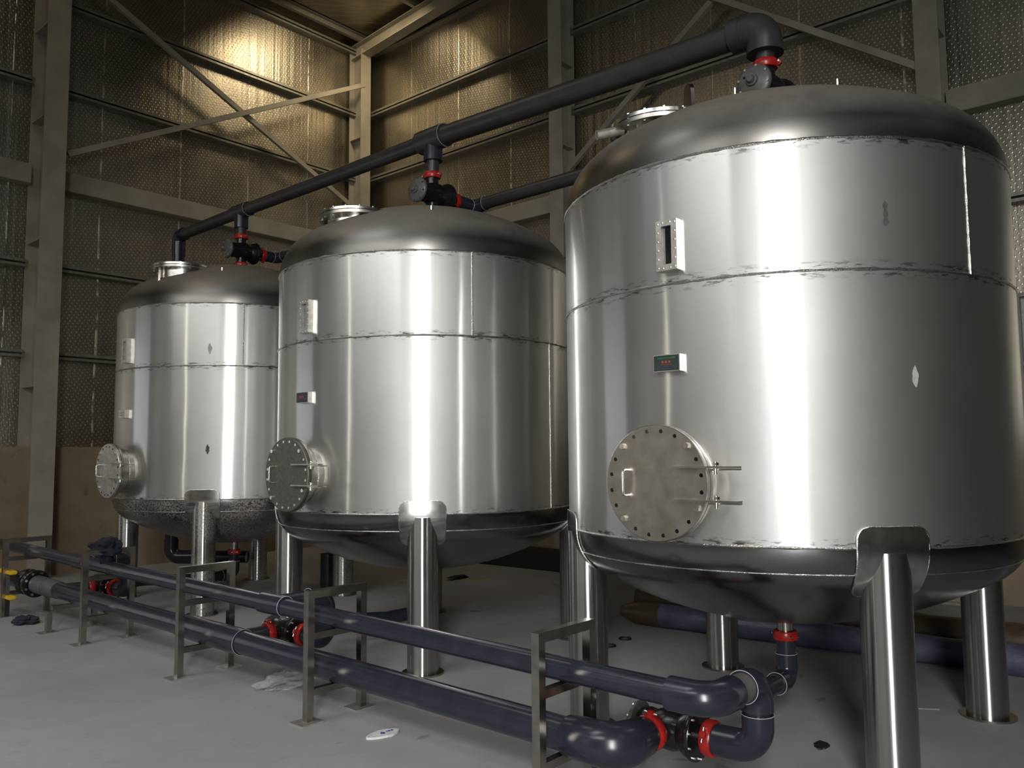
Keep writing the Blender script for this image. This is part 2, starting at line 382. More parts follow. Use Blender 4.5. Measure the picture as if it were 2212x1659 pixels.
# ------------------------------------------------------------------ tanks
R = 1.255
def bolt_circle(n, rad, c, axis, r, h, mat, parent, offset=0.5, skip=()):
    c = Vector(c); ax = Vector(axis).normalized(); a = Vector((0, 0, 1)) if abs(ax.z) < .9 else Vector((1, 0, 0)); b = ax.cross(a)
    for i in range(n):
        if i in skip: continue
        t = 2*PI*(i+offset)/n
        MB().hexnut(c+(a*math.cos(t)+b*math.sin(t))*rad, ax, r, h).build('bolt', mat, parent)

def make_tank(cx, cy, label, zb, zm, zt, plate, top_man, seams_az, low_az, cover_mat, mottled=False, lug=None, rkt=.37, Rct=2.05, smooth_cover=None):
    t = thing('filter_tank', label, 'tank', (cx, cy, 0), group=None)
    sfx = label[:6]
    shell_m = steel('shell_'+sfx, (.64, .635, .62), .21, 1.0, (zb, zm, zt), twin=.5)
    M['sh'] = shell_m
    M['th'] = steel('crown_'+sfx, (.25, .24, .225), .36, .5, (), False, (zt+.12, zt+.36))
    M['bh'] = steel('base_'+sfx, (.23, .23, .225), .22, .4, (), mottled)  # base colour darkened to hold the shade on the underside
    M['lm'] = steel('post_'+sfx, (.52, .505, .48), .27, 1.0, (), mottled and .45)
    seg = 160
    MB().lathe([(R, zb), (R, zm), (R, zt)], seg).build('shell', 'sh', t)
    top = prof(rkt, Rct, R); bot = prof(.26, 2.2, R)
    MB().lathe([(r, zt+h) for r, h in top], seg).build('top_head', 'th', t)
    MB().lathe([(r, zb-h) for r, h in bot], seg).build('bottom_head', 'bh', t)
    for z in (zb, zm, zt): MB().ring((0, 0, z), (0, 0, 1), R, .007, 220, 6, .35).build('weld_seam', 'weld', t)
    # knuckle weld of the bottom head
    kr, kh = R-.26+.26*math.sin(math.radians(62)), .26*math.cos(math.radians(62))
    MB().ring((0, 0, zb-kh), (0, 0, 1), kr+.001, .004, 200, 6, .4).build('weld_seam', 'weld', t)
    for az, za, zz in [(a, zm, zt) for a in seams_az] + [(a, zb, zm) for a in low_az]:
        x, y = R*math.cos(math.radians(az)), R*math.sin(math.radians(az)); n = 30
        MB().sweep([(x, y, za+(zz-za)*i/n) for i in range(n+1)], [.007*(1+random.uniform(-.3, .3)) for _ in range(n+1)], 8).build('weld_seam', 'weld', t)
    # legs with pads
    def headpt(az, s, off):      # s = distance down along the profile from zb+.095
        c_, s_ = math.cos(az), math.sin(az); s0 = .095
        if s < s0: r, z, nr, nz = R, zb+s0-s, 1, 0
        else:
            a = min((s-s0)/.26, 1.12); nr, nz = math.cos(a), -math.sin(a); r = R-.26+.26*nr; z = zb+.26*nz
        return Vector(((r+nr*off)*c_, (r+nr*off)*s_, z+nz*off))
    for k in range(4):
        near = label.startswith('nearest'); az = math.radians(45+90*k-((4 if near else 7) if k == 3 else 0)); lr = 1.24 if k == 3 and not near else 1.165; lx, ly = lr*math.cos(az), lr*math.sin(az)
        leg = MB(); leg.sweep([(0, 0, .012), (0, 0, zb+.012)], .112, 40, True)
        for v in leg.b.verts:
            if v.co.z > .5: v.co.z = zb - (v.co.x*math.cos(az)+v.co.y*math.sin(az)+.112)*.10
        lo = leg.build('leg', 'lm', t, loc=(lx, ly, 0))
        MB().cyl((0, 0, 0), (0, 0, .012), .15, 32).build('base_plate', 'frame_steel', lo)
        pad = MB(); nu, nv = 14, 18; Ls, hw = .36, .165; g = []
        def half(s):
            r = .06; w_ = hw
            if s < r: w_ = hw-r+math.sqrt(max(0, r*r-(r-s)**2))
            if s > Ls-r: w_ = hw-r+math.sqrt(max(0, r*r-(s-Ls+r)**2))
            return w_
        ss = [Ls*(1-math.cos(PI*j/nv))/2 for j in range(nv+1)]
        for s in ss:
            g.append([pad.b.verts.new(headpt(az+half(s)*(2*i/nu-1)/R, s, .011)) for i in range(nu+1)])
        for j in range(nv):
            for i in range(nu): pad.b.faces.new((g[j][i], g[j][i+1], g[j+1][i+1], g[j+1][i]))
        po = pad.build('leg_pad', 'leg_steel', t)
        edge = [headpt(az-half(s)/R, s, .006) for s in ss[::-1]] + [headpt(az+half(s)/R, s, .006) for s in ss]
        MB().sweep(edge, [.006*(1+random.uniform(-.3, .3)) for _ in edge], 6).build('weld_bead', 'weld', po)
    # sight window on the upper ring
    d = Vector((-1, 0, 0)); az = math.radians(181)
    zc = zm+.185; wx = -R-.0
    sw = MB(); 
    wy = -.018
    for y in (-.042, .042): sw.box((wx-.0, wy+y, zc), (.085, .030, .25))
    for z in (-.11, .11): sw.box((wx-.0, wy, zc+z), (.085, .054, .03))
    so = sw.build('sight_window', 'plate_silver', t, smooth=False)
    MB().box((wx-.008, wy, zc), (.03, .06, .20)).build('glass', 'black_void', so, smooth=False)
    for i in range(6):
        for y in (-.046, .046): MB().hexnut((wx-.042, wy+y, zc-.11+.044*i), d, .0045, .005).build('bolt', 'bright_steel', so)
    for y in (-.02, 0.02):
        for z in (-.113, .113): MB().hexnut((wx-.042, wy+y, zc+z), d, .0045, .005).build('bolt', 'bright_steel', so)
    # name plate
    zp = 1.978
    po = MB().box((-R-.0, 0, zp), (.07, .145, .082)).build('name_plate', 'plate_silver', t, smooth=False)
    fx = -R-.0355
    MB().box((fx-.001, 0, zp), (.002, .137, .074)).build('plate_face', plate, po, smooth=False)
    def marks(mat, z, y0, y1, h, n):
        mk = MB(); yy = y0; st = (y1-y0)/n
        for i in range(n):
            w_ = st*random.uniform(.5, .85); mk.box((fx-.003, yy+st/2, z), (.001, w_, h*random.uniform(.7, 1))); yy += st
        mk.build('plate_writing', mat, po, smooth=False)
    if plate != 'plate_silver':
        marks('ink_green' if plate == 'plate_green' else 'ink_blue', zp+.024, -.05, .05, .010, 11); marks('ink_red', zp+.005, -.028, .028, .014, 3)
        marks('ink_red', zp-.008, -.03, .03, .004, 8); marks('ink_blue', zp-.018, -.045, .045, .006, 14); marks('ink_blue', zp-.028, -.06, .06, .004, 20)
    else:
        marks('ink_blue', zp+.01, -.05, .05, .006, 10); marks('ink_blue', zp-.012, -.05, .05, .005, 12)
    # side manhole
    zc = 1.405; mh = MB().cyl((-1.10, 0, zc), (-R-.115, 0, zc), .215, 56).build('manhole_neck', 'flange_steel', t)
    MB().ring((-R-.035, 0, zc), (1, 0, 0), .217, .005, 64, 6, .3).build('weld_bead', 'weld', mh)
    MB().lathe([(0, 0), (.272, 0), (.272, .022), (0, .022)], 64, (-1, 0, 0), (-R-.115, 0, zc)).build('manhole_flange', 'flange_steel', t)
    cv = MB().lathe([(0, 0), (.272, 0), (.272, .02), (.268, .024), (0, .024)], 64, (-1, 0, 0), (-R-.142, 0, zc)).build('manhole_cover', cover_mat, t)
    xf = -R-.166
    holes = 20
    for i in range(holes):
        a = 2*PI*(i+.5)/holes; y_, z_ = .243*math.cos(a), zc+.243*math.sin(a)
        if i in (2, 7, 11, 17): MB().hexnut((xf+.003, y_, z_), d, .0145, .017).build('bolt', 'bright_steel', cv)
        else: MB().cyl((xf+.004, y_, z_), (xf-.0015, y_, z_), .0095, 14).build('bolt_hole', 'black_void' if cover_mat != 'dark_flange_steel' else 'bright_steel', cv)
    hp = [(xf, .15, zc-.06)]; hp += arc((xf, .15, zc-.06), (xf-.045, .15, zc-.06), (xf-.045, .15, zc+.06), .02, 5) + arc((xf-.045, .15, zc-.06), (xf-.045, .15, zc+.06), (xf, .15, zc+.06), .02, 5) + [(xf, .15, zc+.06)]
    MB().sweep(hp, .0065, 10).build('handle', 'bright_steel', cv)
    for z in (zc+.075, zc-.075):
        hg = MB(); hg.box((xf-.012, -.265, z), (.036, .33, .009)); hg.box((xf+.06, -.30, z-.012), (.13, .05, .008)); hg.box((xf+.012, -.36, z-.010), (.03, .12, .007))
        ho = hg.build('hinge_arm', 'flange_steel', t, smooth=False)
        MB().cyl((xf-.01, -.315, z-.032), (xf-.01, -.315, z+.024), .009, 12).build('hinge_pin', 'bright_steel', ho)
        MB().hexnut((xf-.01, -.315, z+.008), (0, 0, 1), .015, .012).build('nut', 'bright_steel', ho)
    # top manhole
    mx, my, mz = top_man; Rm = .30
    nk = MB().cyl((mx, my, zt+.1), (mx, my, mz-.05), .235, 56).build('manhole_neck', 'bright_steel', t)
    MB().cyl((mx, my, mz-.05), (mx, my, mz-.028), Rm, 64).build('manhole_flange', 'flange_steel', t)
    tc = MB().lathe([(0, -.022), (Rm, -.022), (Rm, -.002), (Rm-.006, 0), (0, .004)], 64, (0, 0, 1), (mx, my, mz)).build('manhole_cover', 'bright_steel', t)
    bolt_circle(16, Rm-.025, (mx, my, mz-.058), (0, 0, 1), .011, .07, 'bright_steel', tc)
    hp = [(mx-.06, my-.03, mz), (mx-.06, my-.03, mz+.045), (mx+.06, my-.03, mz+.045), (mx+.06, my-.03, mz)]
    MB().sweep(hp, .006, 8).build('handle', 'bright_steel', tc)
    # lifting lug
    lx, ly, lz = lug; L = MB(); pts = []
    for i in range(13):
        a = PI*i/12; pts.append((.042*math.cos(a), .13+.042*math.sin(a)))
    pts += [(-.055, -.06), (.055, -.06)]
    A = []
    for th in (-.01, .01): A.append([L.b.verts.new((th, u_, v_)) for u_, v_ in pts])
    L.b.faces.new(A[0][::-1]); L.b.faces.new(A[1])
    for i in range(len(pts)): L.b.faces.new((A[0][i], A[0][(i+1) % len(pts)], A[1][(i+1) % len(pts)], A[1][i]))
    lo = L.build('lifting_lug', 'polished_steel', t); lo.location = (lx, ly, lz); lo.rotation_euler = (0, 0, math.radians(-35))
    MB().ring((0, 0, .125), (1, 0, 0), .026, .006, 24, 8).build('lug_ring', 'bright_steel', lo)
    if label.startswith('nearest'):
        MB().cyl((-.86, .50, 3.40), (-.98, .60, 3.36), .028, 20).build('davit_socket', 'plate_silver', t)
    # small nozzles on the crown, and the central outlets
    for nx, ny in (((-.76, -.15), (-.50, -.60)) if label.startswith('nearest') else ((-.61, -.69),)):
        rr = math.hypot(nx, ny); hz = zt+[h for r, h in top if r >= rr][0]
        MB().cyl((nx, ny, hz-.03), (nx, ny, hz+.035), .013, 14).build('vent_nipple', 'bright_steel', t)
    MB().cyl((0, 0, zt+top[0][1]-.05), (0, 0, zt+top[0][1]+.08), .05, 28).build('top_nozzle', 'pvc', t)
    MB().cyl((0, 0, zb-bot[0][1]+.06), (0, 0, .50), .045, 28).build('bottom_nozzle', 'leg_steel', t)
    return t
TC = {3: (4.80, 2.04), 2: (4.96, 5.25), 1: (5.08, 8.52)}
t3 = make_tank(*TC[3], 'nearest steel filter tank, largest at right, with lit round manhole cover', 1.115, 2.37, 2.99, 'plate_green', (-.66, .36, 3.44), (248,), (), 'flange_steel', lug=(-.90, .05, 3.35), Rct=2.1)
t2 = make_tank(*TC[2], 'middle steel filter tank, with dark round manhole cover', 1.12, 2.405, 3.03, 'plate_dark', (-.80, -.02, 3.47), (241.7,), (276,), 'dark_flange_steel', lug=(-.94, -.02, 3.38))
t1 = make_tank(*TC[1], 'farthest steel filter tank, at left, with mottled dirty underside', 1.12, 2.44, 3.07, 'plate_silver', (-.80, -.22, 3.54), (241.5,), (), 'plate_silver', mottled=True, lug=(-1.06, -.26, 3.33))
# paint marks rubbed on the nearest and farthest shells
def smear(tank, az, z0, z1, w, mat, n=8):
    m_ = MB(); a = math.radians(az); g = []
    for i in range(n+1):
        z = z0+(z1-z0)*i/n; ww = w*(math.sin(PI*(i+.35)/(n+.7)))*random.uniform(.75, 1.1); off = random.uniform(-.15, .15)*w
        g.append([m_.b.verts.new(((R+.0015)*math.cos(a+(off+ww*k)/R), (R+.0015)*math.sin(a+(off+ww*k)/R), z)) for k in (-1, 0, 1)])
    for A, B in zip(g, g[1:]):
        for k in range(2): m_.b.faces.new((A[k], A[k+1], B[k+1], B[k]))
    m_.build('paint_smear', mat, tank)
simple('grey_smear', (.07, .068, .062), .7); simple('white_smear', (.42, .41, .38), .8)
for z in (2.645, 2.605, 2.57): smear(t3, 226.5, z, z+.042, .015, 'grey_smear', 5)
smear(t3, 231.5, 1.83, 1.93, .017, 'white_smear'); smear(t1, 227, 2.55, 2.66, .02, 'white_smear'); smear(t1, 227, 1.56, 1.66, .02, 'grey_smear')

# ------------------------------------------------------------------ valves and clamps
def basis(xa, za):
    x, z = Vector(xa), Vector(za); y = z.cross(x); return Matrix((x, y, z)).transposed()
def make_valve(label, loc, xa, za, group=None, k=1.0):
    t = thing('diaphragm_valve', label, 'valve', loc, basis(xa, za).to_euler(), group)
    t.scale = (k, k, k)
    X = (1, 0, 0)
    b = MB(); b.lathe([(0, -.17), (.06, -.17), (.078, -.15), (.088, -.11), (.082, -.07), (.102, -.02), (.106, .04), (.094, .09), (.118, .13), (.122, .15), (0, .15)], 40, X)
    b.cyl((0, 0, -.15), (0, 0, .15), .056, 32); b.cyl((.14, 0, 0), (.27, 0, 0), .054, 32)
    bo = b.build('body', 'black_iron', t)
    MB().lathe([(0, .15), (.125, .15), (.13, .158), (.13, .172), (.125, .18), (0, .18)], 40, X).build('end_flange', 'black_iron', t)
    for i in range(10):
        a = 2*PI*i/10; MB().hexnut((.18, .114*math.cos(a), .114*math.sin(a)), X, .0075, .012).build('bolt', 'bright_steel', bo)
    a_ = MB(); a_.lathe([(0, -.245), (.018, -.245), (.022, -.24), (.026, -.222), (.034, -.22), (.038, -.205), (.062, -.20), (.085, -.193), (.104, -.185), (.108, -.178), (.108, -.165), (0, -.165)], 40, X)
    ac = a_.build('actuator_cap', 'grey_cap', t)
    for i in range(8):
        a = 2*PI*(i+.3)/8; MB().hexnut((-.185, .094*math.cos(a), .094*math.sin(a)), (-1, 0, 0), .0075, .012).build('bolt', 'bright_steel', ac)
    MB().cyl((-.19, .05, .03), (-.204, .05, .03), .008, 12).build('air_port', 'black_void', ac)
    MB().hexnut((0, -.085, -.02), (0, -1, 0), .013, .015).build('plug', 'bright_steel', t)
    return t
def make_clamp(label, c, axis, r=.056, group=None, ang=0.6):
    t = thing('pipe_clamp', label, 'clamp', c, (0, 0, 0), group); ax = Vector(axis).normalized()
    MB().lathe([(r, -.026), (r+.015, -.026), (r+.02, -.018), (r+.02, .018), (r+.015, .026), (r, .026), (r, -.026)], 40, ax).build('clamp_band', 'red_paint', t)
    a = ax.orthogonal().normalized(); b = ax.cross(a)
    for s in (0, PI):
        d = a*math.cos(ang+s)+b*math.sin(ang+s); e = ax.cross(d)
        rm = Matrix((d, e, ax)).transposed()
        eo = MB().box(d*(r+.024), (.032, .034, .03), rm, .006).build('clamp_ear', 'red_paint', t)
        MB().cyl(d*(r+.028)-e*.034, d*(r+.028)+e*.034, .006, 10).build('clamp_bolt', 'bright_steel', eo)
    return t
VT = {3: (4.80, 2.04, 3.77), 2: (4.96, 5.19, 3.83), 1: (5.08, 8.49, 3.895)}
nm = {3: 'nearest', 2: 'middle', 1: 'farthest'}
for i in (3, 2, 1):
    v = Vector(VT[i])
    make_valve(f'black valve with grey round cap standing on top of the {nm[i]} tank', v, (1, 0, 0), (0, 0, 1))
    make_clamp(f'red pipe clamp above the valve on top of the {nm[i]} tank', v+Vector((0, 0, .165)), (0, 0, 1), ang=1.0)
    make_clamp(f'red pipe clamp under the valve on dome of the {nm[i]} tank', v-Vector((0, 0, .165)), (0, 0, 1), ang=1.0)
    make_clamp(f'red pipe clamp on side outlet of the valve on the {nm[i]} tank', v+Vector((.275, 0, 0)), (1, 0, 0), .054)

# ------------------------------------------------------------------ overhead pipes
def pipe_part(name, pts, r, mat, parent, seg=32): return MB().sweep(pts, r, seg).build(name, mat, parent)
def socket_ring(parent, c, axis, r, mat='glue'):
    return MB().ring(c, axis, r, .0017, 40, 6).build('glue_ring', mat, parent)
H3, H2, H1, HE = Vector((4.80, 2.04, 4.185)), Vector((4.96, 5.18, 4.325)), Vector((5.08, 8.5, 4.365)), Vector((5.11, 10.02, 4.355))
t = thing('overhead_pipe', 'long dark plastic header pipe running above the three tanks', 'pipe', (0, 0, 0))
d32 = (H2-H3).normalized(); d21 = (H1-H2).normalized(); d1e = (HE-H1).normalized()
pipe_part('pipe_run', [H3+d32*.15, H2], .084, 'pvc_old', t); pipe_part('pipe_run', [H2, H1, HE-d1e*.12], .069, 'pvc_old', t)
el = pipe_part('elbow', arc(H3+d32*.3, H3, H3-Vector((0, 0, .3)), .09, 12)[0:0] + [H3+d32*.20] + arc(H3+d32*.3, H3, H3-Vector((0, 0, .3)), .11, 12) + [H3-Vector((0, 0, .175))], .108, 'pvc_old', t)
MB().cyl(H3+d32*.13, H3+d32*.21, .112, 36).build('elbow_collar', 'pvc_old', el); MB().cyl(H3-Vector((0, 0, .12)), H3-Vector((0, 0, .178)), .112, 36).build('elbow_collar', 'pvc_old', el)
pipe_part('riser', [H3-Vector((0, 0, .1)), Vector(VT[3])+Vector((0, 0, .15))], .058, 'pvc_old', t)
for Hn, dd, i, ra, rb in ((H2, d21, 2, .104, .084), (H1, d1e, 1, .086, .086)):
    te = pipe_part('tee_fitting', [Hn-dd*.16, Hn+dd*.16], ra if i == 2 else .086, 'pvc_old', t)
    MB().cyl(Hn, Hn-Vector((0, 0, .20)), .084 if i == 2 else .078, 32).build('tee_branch', 'pvc', te)
    socket_ring(te, Hn-dd*.16, dd, ra*.97)
    pipe_part('riser', [Hn-Vector((0, 0, .1)), Vector(VT[i])+Vector((0, 0, .15))], .056, 'pvc_old', t)
Lp = arc(HE-d1e*.3, HE, HE-Vector((0, 0, .3)), .09, 10)
el = pipe_part('elbow', [HE-d1e*.15]+Lp+[HE-Vector((0, 0, .26))], .082, 'pvc', t)
bz = .30; EB = Vector((5.11, 10.02, bz))
pipe_part('downpipe', [HE-Vector((0, 0, .2)), EB+Vector((0, 0, .15))], .075, 'pvc', t)
pipe_part('elbow', [EB+Vector((0, 0, .22))]+arc(EB+Vector((0, 0, .3)), EB, EB+Vector((.2, -.25, 0)), .11, 10)+[EB+Vector((.2, -.25, 0))], .085, 'pvc', t)
pipe_part('pipe_run', [EB+Vector((.15, -.19, 0)), EB+Vector((.6, -.75, 0))], .075, 'pvc', t)
# second header, behind the domes
t = thing('outlet_pipe', 'second dark overhead pipe running behind the tank domes', 'pipe', (0, 0, 0))
O1, O2, O3 = Vector((5.56, 8.49, 3.9)), Vector((5.50, 5.19, 3.845)), Vector((5.34, 2.04, 3.80))
pipe_part('pipe_run', [O1-Vector((0, .08, 0)), O2, O3+Vector((0, .08, 0))], .058, 'pvc_old', t)
for i, On in ((1, O1), (2, O2), (3, O3)):
    v = Vector(VT[i]); sgn = Vector((0, -1, 0)) if i != 3 else Vector((0, 1, 0))
    ps = [Vector((v.x+.26, v.y, v.z))] + arc((v.x+.2, v.y, v.z), (On.x, v.y, v.z), On+sgn*.3, .07, 8) + [On+sgn*.14]
    e = pipe_part('elbow', ps, .066, 'pvc', t); socket_ring(e, ps[-1], sgn, .066); socket_ring(e, ps[1], (1, 0, 0), .066)

# ------------------------------------------------------------------ pipes on the floor stands
def zu(y): return .53 + (y-1.66)*.0135
def zl(y): return .243 + (y-2.1)*.0115
XP = 3.165; XR = 3.575
t = thing('return_pipe', 'upper dark plastic pipe carried by the low steel stands', 'pipe', (0, 0, 0))
a = Vector((XP, 1.66, zu(1.66))); far = Vector((XP, 10.9, zu(10.9))); up_ = Vector((XR, 1.66, a.z))
pipe_part('pipe_run', [a+Vector((0, .12, 0)), far], .0555, 'pvc', t, 36)
b0 = a+Vector((0, .5, 0))
el = pipe_part('elbow', [a+Vector((0, .20, 0))]+arc(b0, a, up_, .10, 12)+[a+Vector((.17, 0, 0))], .072, 'pvc', t, 36)
pipe_part('pipe_run', [a+Vector((.1, 0, 0)), up_-Vector((.1, 0, 0))], .062, 'pvc_dusty', t)
lo_ = Vector((XR, 1.66, .235))
el = pipe_part('elbow', [up_-Vector((.14, 0, 0))]+arc(a, up_, lo_, .095, 12)+[up_-Vector((0, 0, .13))], .071, 'pvc', t, 36)
socket_ring(el, up_-Vector((.14, 0, 0)), (1, 0, 0), .071)
pipe_part('riser', [up_-Vector((0, 0, .1)), lo_+Vector((0, 0, .1))], .058, 'pvc', t)
cl2 = Vector((XR-.01, 1.90, .235))
el = pipe_part('elbow', [lo_+Vector((0, 0, .15))]+arc(up_, lo_, cl2, .095, 12)+[cl2-Vector((0, .03, 0))], .07, 'pvc', t, 36)
socket_ring(el, lo_+Vector((0, 0, .15)), (0, 0, 1), .071)
for i, dy in ((2, 3.15), (1, 6.15)):       # branches to the two other tanks
    y = 1.66+dy; z = zu(y); p = Vector((XP, y, z)); q_ = Vector((XR, y, z)); l_ = Vector((XR, y, zl(y)))
    te = pipe_part('tee_fitting', [p-Vector((0, .13, 0)), p+Vector((0, .13, 0))], .066, 'pvc', t); socket_ring(te, p-Vector((0, .13, 0)), (0, 1, 0), .065)
    pipe_part('branch', [p, q_-Vector((.1, 0, 0))], .058, 'pvc', t)
    e = pipe_part('elbow', [q_-Vector((.14, 0, 0))]+arc(p, q_, l_, .09, 10)+[l_+Vector((0, 0, .2))], .069, 'pvc', t); socket_ring(e, q_-Vector((.14, 0, 0)), (1, 0, 0), .069)
    c2 = l_+Vector((0, .21, 0))
    pipe_part('elbow', [l_+Vector((0, 0, .15))]+arc(q_, l_, c2, .09, 10)+[c2], .069, 'pvc', t)
t = thing('feed_pipe', 'lower thick dark plastic pipe low on the steel stands', 'pipe', (0, 0, 0))
a = Vector((XP, 2.13, zl(2.1)))
def rl(y): return .078
pipe_part('pipe_run', [a+Vector((0, .15, 0)), (XP, 5.3, zl(5.3))], .0785, 'pvc', t, 40)
pipe_part('pipe_run', [(XP, 5.9, zl(5.9)), (XP, 8.85, zl(8.85))], .074, 'pvc', t, 40)
sl = pipe_part('coupling_sleeve', [(XP, 5.17, zl(5.17)), (XP, 5.5, zl(5.5)), (XP, 5.95, zl(5.95)), (XP, 6.05, zl(6.05))], [.088, .088, .084, .078], 'pvc', t, 40)
socket_ring(sl, (XP, 5.17, zl(5.17)), (0, 1, 0), .086)
b0 = a+Vector((0, .5, 0)); c1 = Vector((XP+.27, 2.13, a.z))
pipe_part('elbow', [a+Vector((0, .27, 0)), a+Vector((0, .2, 0))]+arc(b0, a, c1, .10, 14)+[c1-Vector((.07, 0, 0)), c1-Vector((.01, 0, 0))], [.092, .098]+[.1]*14+[.098, .09, .066], 'pvc', t, 40)
for dy in (3.15, 6.15):
    p = Vector((XP, 2.13+dy, zl(2.13+dy))); pipe_part('branch', [p, p+Vector((.26, 0, 0))], .06, 'pvc', t)
sl = pipe_part('coupling_sleeve', [(XP, 8.3, zl(8.3)), (XP, 8.55, zl(8.55)), (XP, 8.82, zl(8.82))], [.08, .084, .084], 'pvc_dusty', t, 36); socket_ring(sl, (XP, 8.55, zl(8.55)), (0, 1, 0), .084, 'pvc')
fl = MB().lathe([(0, -.03), (.125, -.03), (.13, -.024), (.13, .0), (0, .0)], 40, (0, 1, 0), (XP, 8.88, zl(8.88))).build('pipe_flange', 'black_iron', t)
for i in range(8):
    an = 2*PI*(i+.5)/8; MB().hexnut((XP+.105*math.cos(an), 8.85, zl(8.88)+.105*math.sin(an)), (0, -1, 0), .013, .016).build('bolt', 'bright_steel', fl)
# butterfly valve at the left edge
t = thing('butterfly_valve', 'black flanged valve with yellow bars on thick pipe at left edge', 'valve', (XP, 9.05, zl(9.0)))
MB().lathe([(0, -.16), (.12, -.16), (.125, -.13), (.10, -.11), (.10, -.02), (.125, 0), (.125, .03), (.08, .03), (.08, .4), (0, .4)], 36, (0, 1, 0)).build('body', 'black_iron', t)
for z in (.11, -.13): MB().box((-.16, .12, z), (.07, .36, .035), None, .008).build('yellow_bar', 'yellow_paint', t)
MB().box((-.17, .06, -.01), (.03, .03, .24)).build('post', 'grey_cap', t, smooth=False); MB().box((-.17, .06, -.225), (.04, .04, .19)).build('foot', 'rubber', t, smooth=False)
for i, dy in ((3, 0), (2, 3.15), (1, 6.15)):
    y = 2.13+dy; z = zl(y); base = Vector((XR-.01, y, z)) if i != 3 else Vector((XR-.01, y, .235))
    make_valve(f'black valve on the floor pipes in front of the {nm[i]} tank', base+Vector((.0, -.02, 0)), (0, -1, 0), (-1, 0, 0), None, .92)
    make_clamp(f'red pipe clamp joining thick pipe to floor valve of the {nm[i]} tank', (base.x-.135, base.y, z), (1, 0, 0), .064 if i == 3 else .058, ang=.9)
    make_clamp(f'red pipe clamp on right side of floor valve of the {nm[i]} tank', (base.x, base.y-.245, base.z), (0, 1, 0), .062, ang=1.2)
    # drain pipe from under the tank to the valve
    cx, cy = TC[i]; t = thing('drain_pipe', f'dark plastic pipe bending from underside of the {nm[i]} tank to its floor valve', 'pipe', (0, 0, 0))
    top = Vector((cx, cy, .46)); kn = Vector((cx, cy, .225)); en = Vector((base.x+.14, base.y, base.z))
    e = pipe_part('elbow', [top-Vector((0, 0, .09))]+arc(top, kn, kn-Vector((.3, 0, 0)), .075, 10)+[kn-Vector((.15, 0, 0))], .062, 'pvc', t)
    socket_ring(e, kn-Vector((.15, 0, 0)), (1, 0, 0), .062); socket_ring(e, top-Vector((0, 0, .09)), (0, 0, 1), .062)
    pipe_part('pipe_run', [top, kn+Vector((0, 0, .1))], .052, 'pvc', t)
    pipe_part('pipe_run', [kn-Vector((.12, 0, 0)), kn-Vector((.45, 0, 0)), en+Vector((.25, 0, 0)), en-Vector((.03, 0, 0))], .054, 'pvc', t)
    make_clamp(f'red pipe clamp under the belly of the {nm[i]} tank', (cx, cy, .475), (0, 0, 1), .05, ang=.3)

# ------------------------------------------------------------------ stands
def make_stand(y, label, top=.755, low=False, group=None, hb=None):
    t = thing('pipe_stand', label, 'stand', (0, y, 0), group=group); xs = (2.97, 3.36); w = .045
    for x in xs:
        lg = MB().box((x, 0, top/2+.003), (w, w, top-.006)).build('post', 'frame_steel', t, smooth=False)
        MB().box((x-.01, 0, .004), (.15, .13, .008)).build('base_plate', 'plate_silver', lg, smooth=False)
    if not low: MB().box(((xs[0]+xs[1])/2, 0, top-w/2), (xs[1]-xs[0]-w, w, w)).build('top_rail', 'frame_steel', t, smooth=False)
    for z in ((zu(y)-.0555-.02, zl(y)-.079-.02) if not low else (zl(y)-.1,)):
        MB().box(((xs[0]+xs[1])/2, 0, z), (xs[1]-xs[0]-w, .04, .038)).build('support_rail', 'frame_steel', t, smooth=False)
    return t
make_stand(2.42, 'steel pipe stand nearest the camera, under the pipe elbows', .74)
make_stand(4.15, 'steel pipe stand beside front leg of the middle tank', .752)
make_stand(5.67, 'steel pipe stand between middle tank and farthest tank', .765)
make_stand(7.28, 'steel pipe stand with a dark jacket hung on it', .765)
make_stand(9.12, 'steel pipe stand at left edge near the yellow barred valve', .755)
make_stand(8.0, 'short steel pipe stand under thick pipe only, near the flange', .19, True)

# ------------------------------------------------------------------ things lying about
def blob(name, mat, c, d, label, cat, amp=.25, seed=1, sub=4, parent=None):
    from mathutils import noise as nz
    b = MB(); bmesh.ops.create_icosphere(b.b, subdivisions=sub, radius=1)
    for v in b.b.verts:
        n = nz.noise(v.co*1.7+Vector((seed, 0, 0)))+.5*nz.noise(v.co*4+Vector((seed, 3, 0)))
        v.co *= 1+amp*n; v.co = Vector((v.co.x*d[0], v.co.y*d[1], max(v.co.z*d[2], -d[2]*.6)))
    o = b.build(name, mat); o.location = c
    return tag(o, label, cat)
j = blob('work_jacket', 'navy_cloth', (3.17, 7.36, .765), (.13, .16, .085), 'dark navy jacket bundled over a pipe stand and upper pipe', 'jacket', .4, 3)
sl = blob('tmp', 'navy_cloth', (0, 0, 0), (.05, .07, .13), 'x', 'y', .3, 9, 3); sl.name = 'sleeve'; sl.parent = j; sl.location = (.0, -.03, -.10)
for k_ in ('label', 'category'): del sl[k_]
blob('floor_rag', 'rag_cloth', (3.0, 8.62, .03), (.10, .11, .04), 'crumpled dark rag on the floor below the flanged pipe end', 'rag', .5, 5)
t = MB(); pts = []
for i in range(28):
    a_ = 2*PI*i/28; w_ = .048 if math.cos(a_) > 0 else .042
    pts.append((.105*math.cos(a_), w_*math.sin(a_)*(1.0-.18*math.cos(a_*2))))
o = t.poly(pts, 0, .012).build('shoe_insole', 'white_foam'); o.location = (3.10, 3.64, .001); o.rotation_euler = (0, 0, math.radians(-8)); tag(o, 'white shoe insole with blue marks lying on the concrete floor', 'insole')
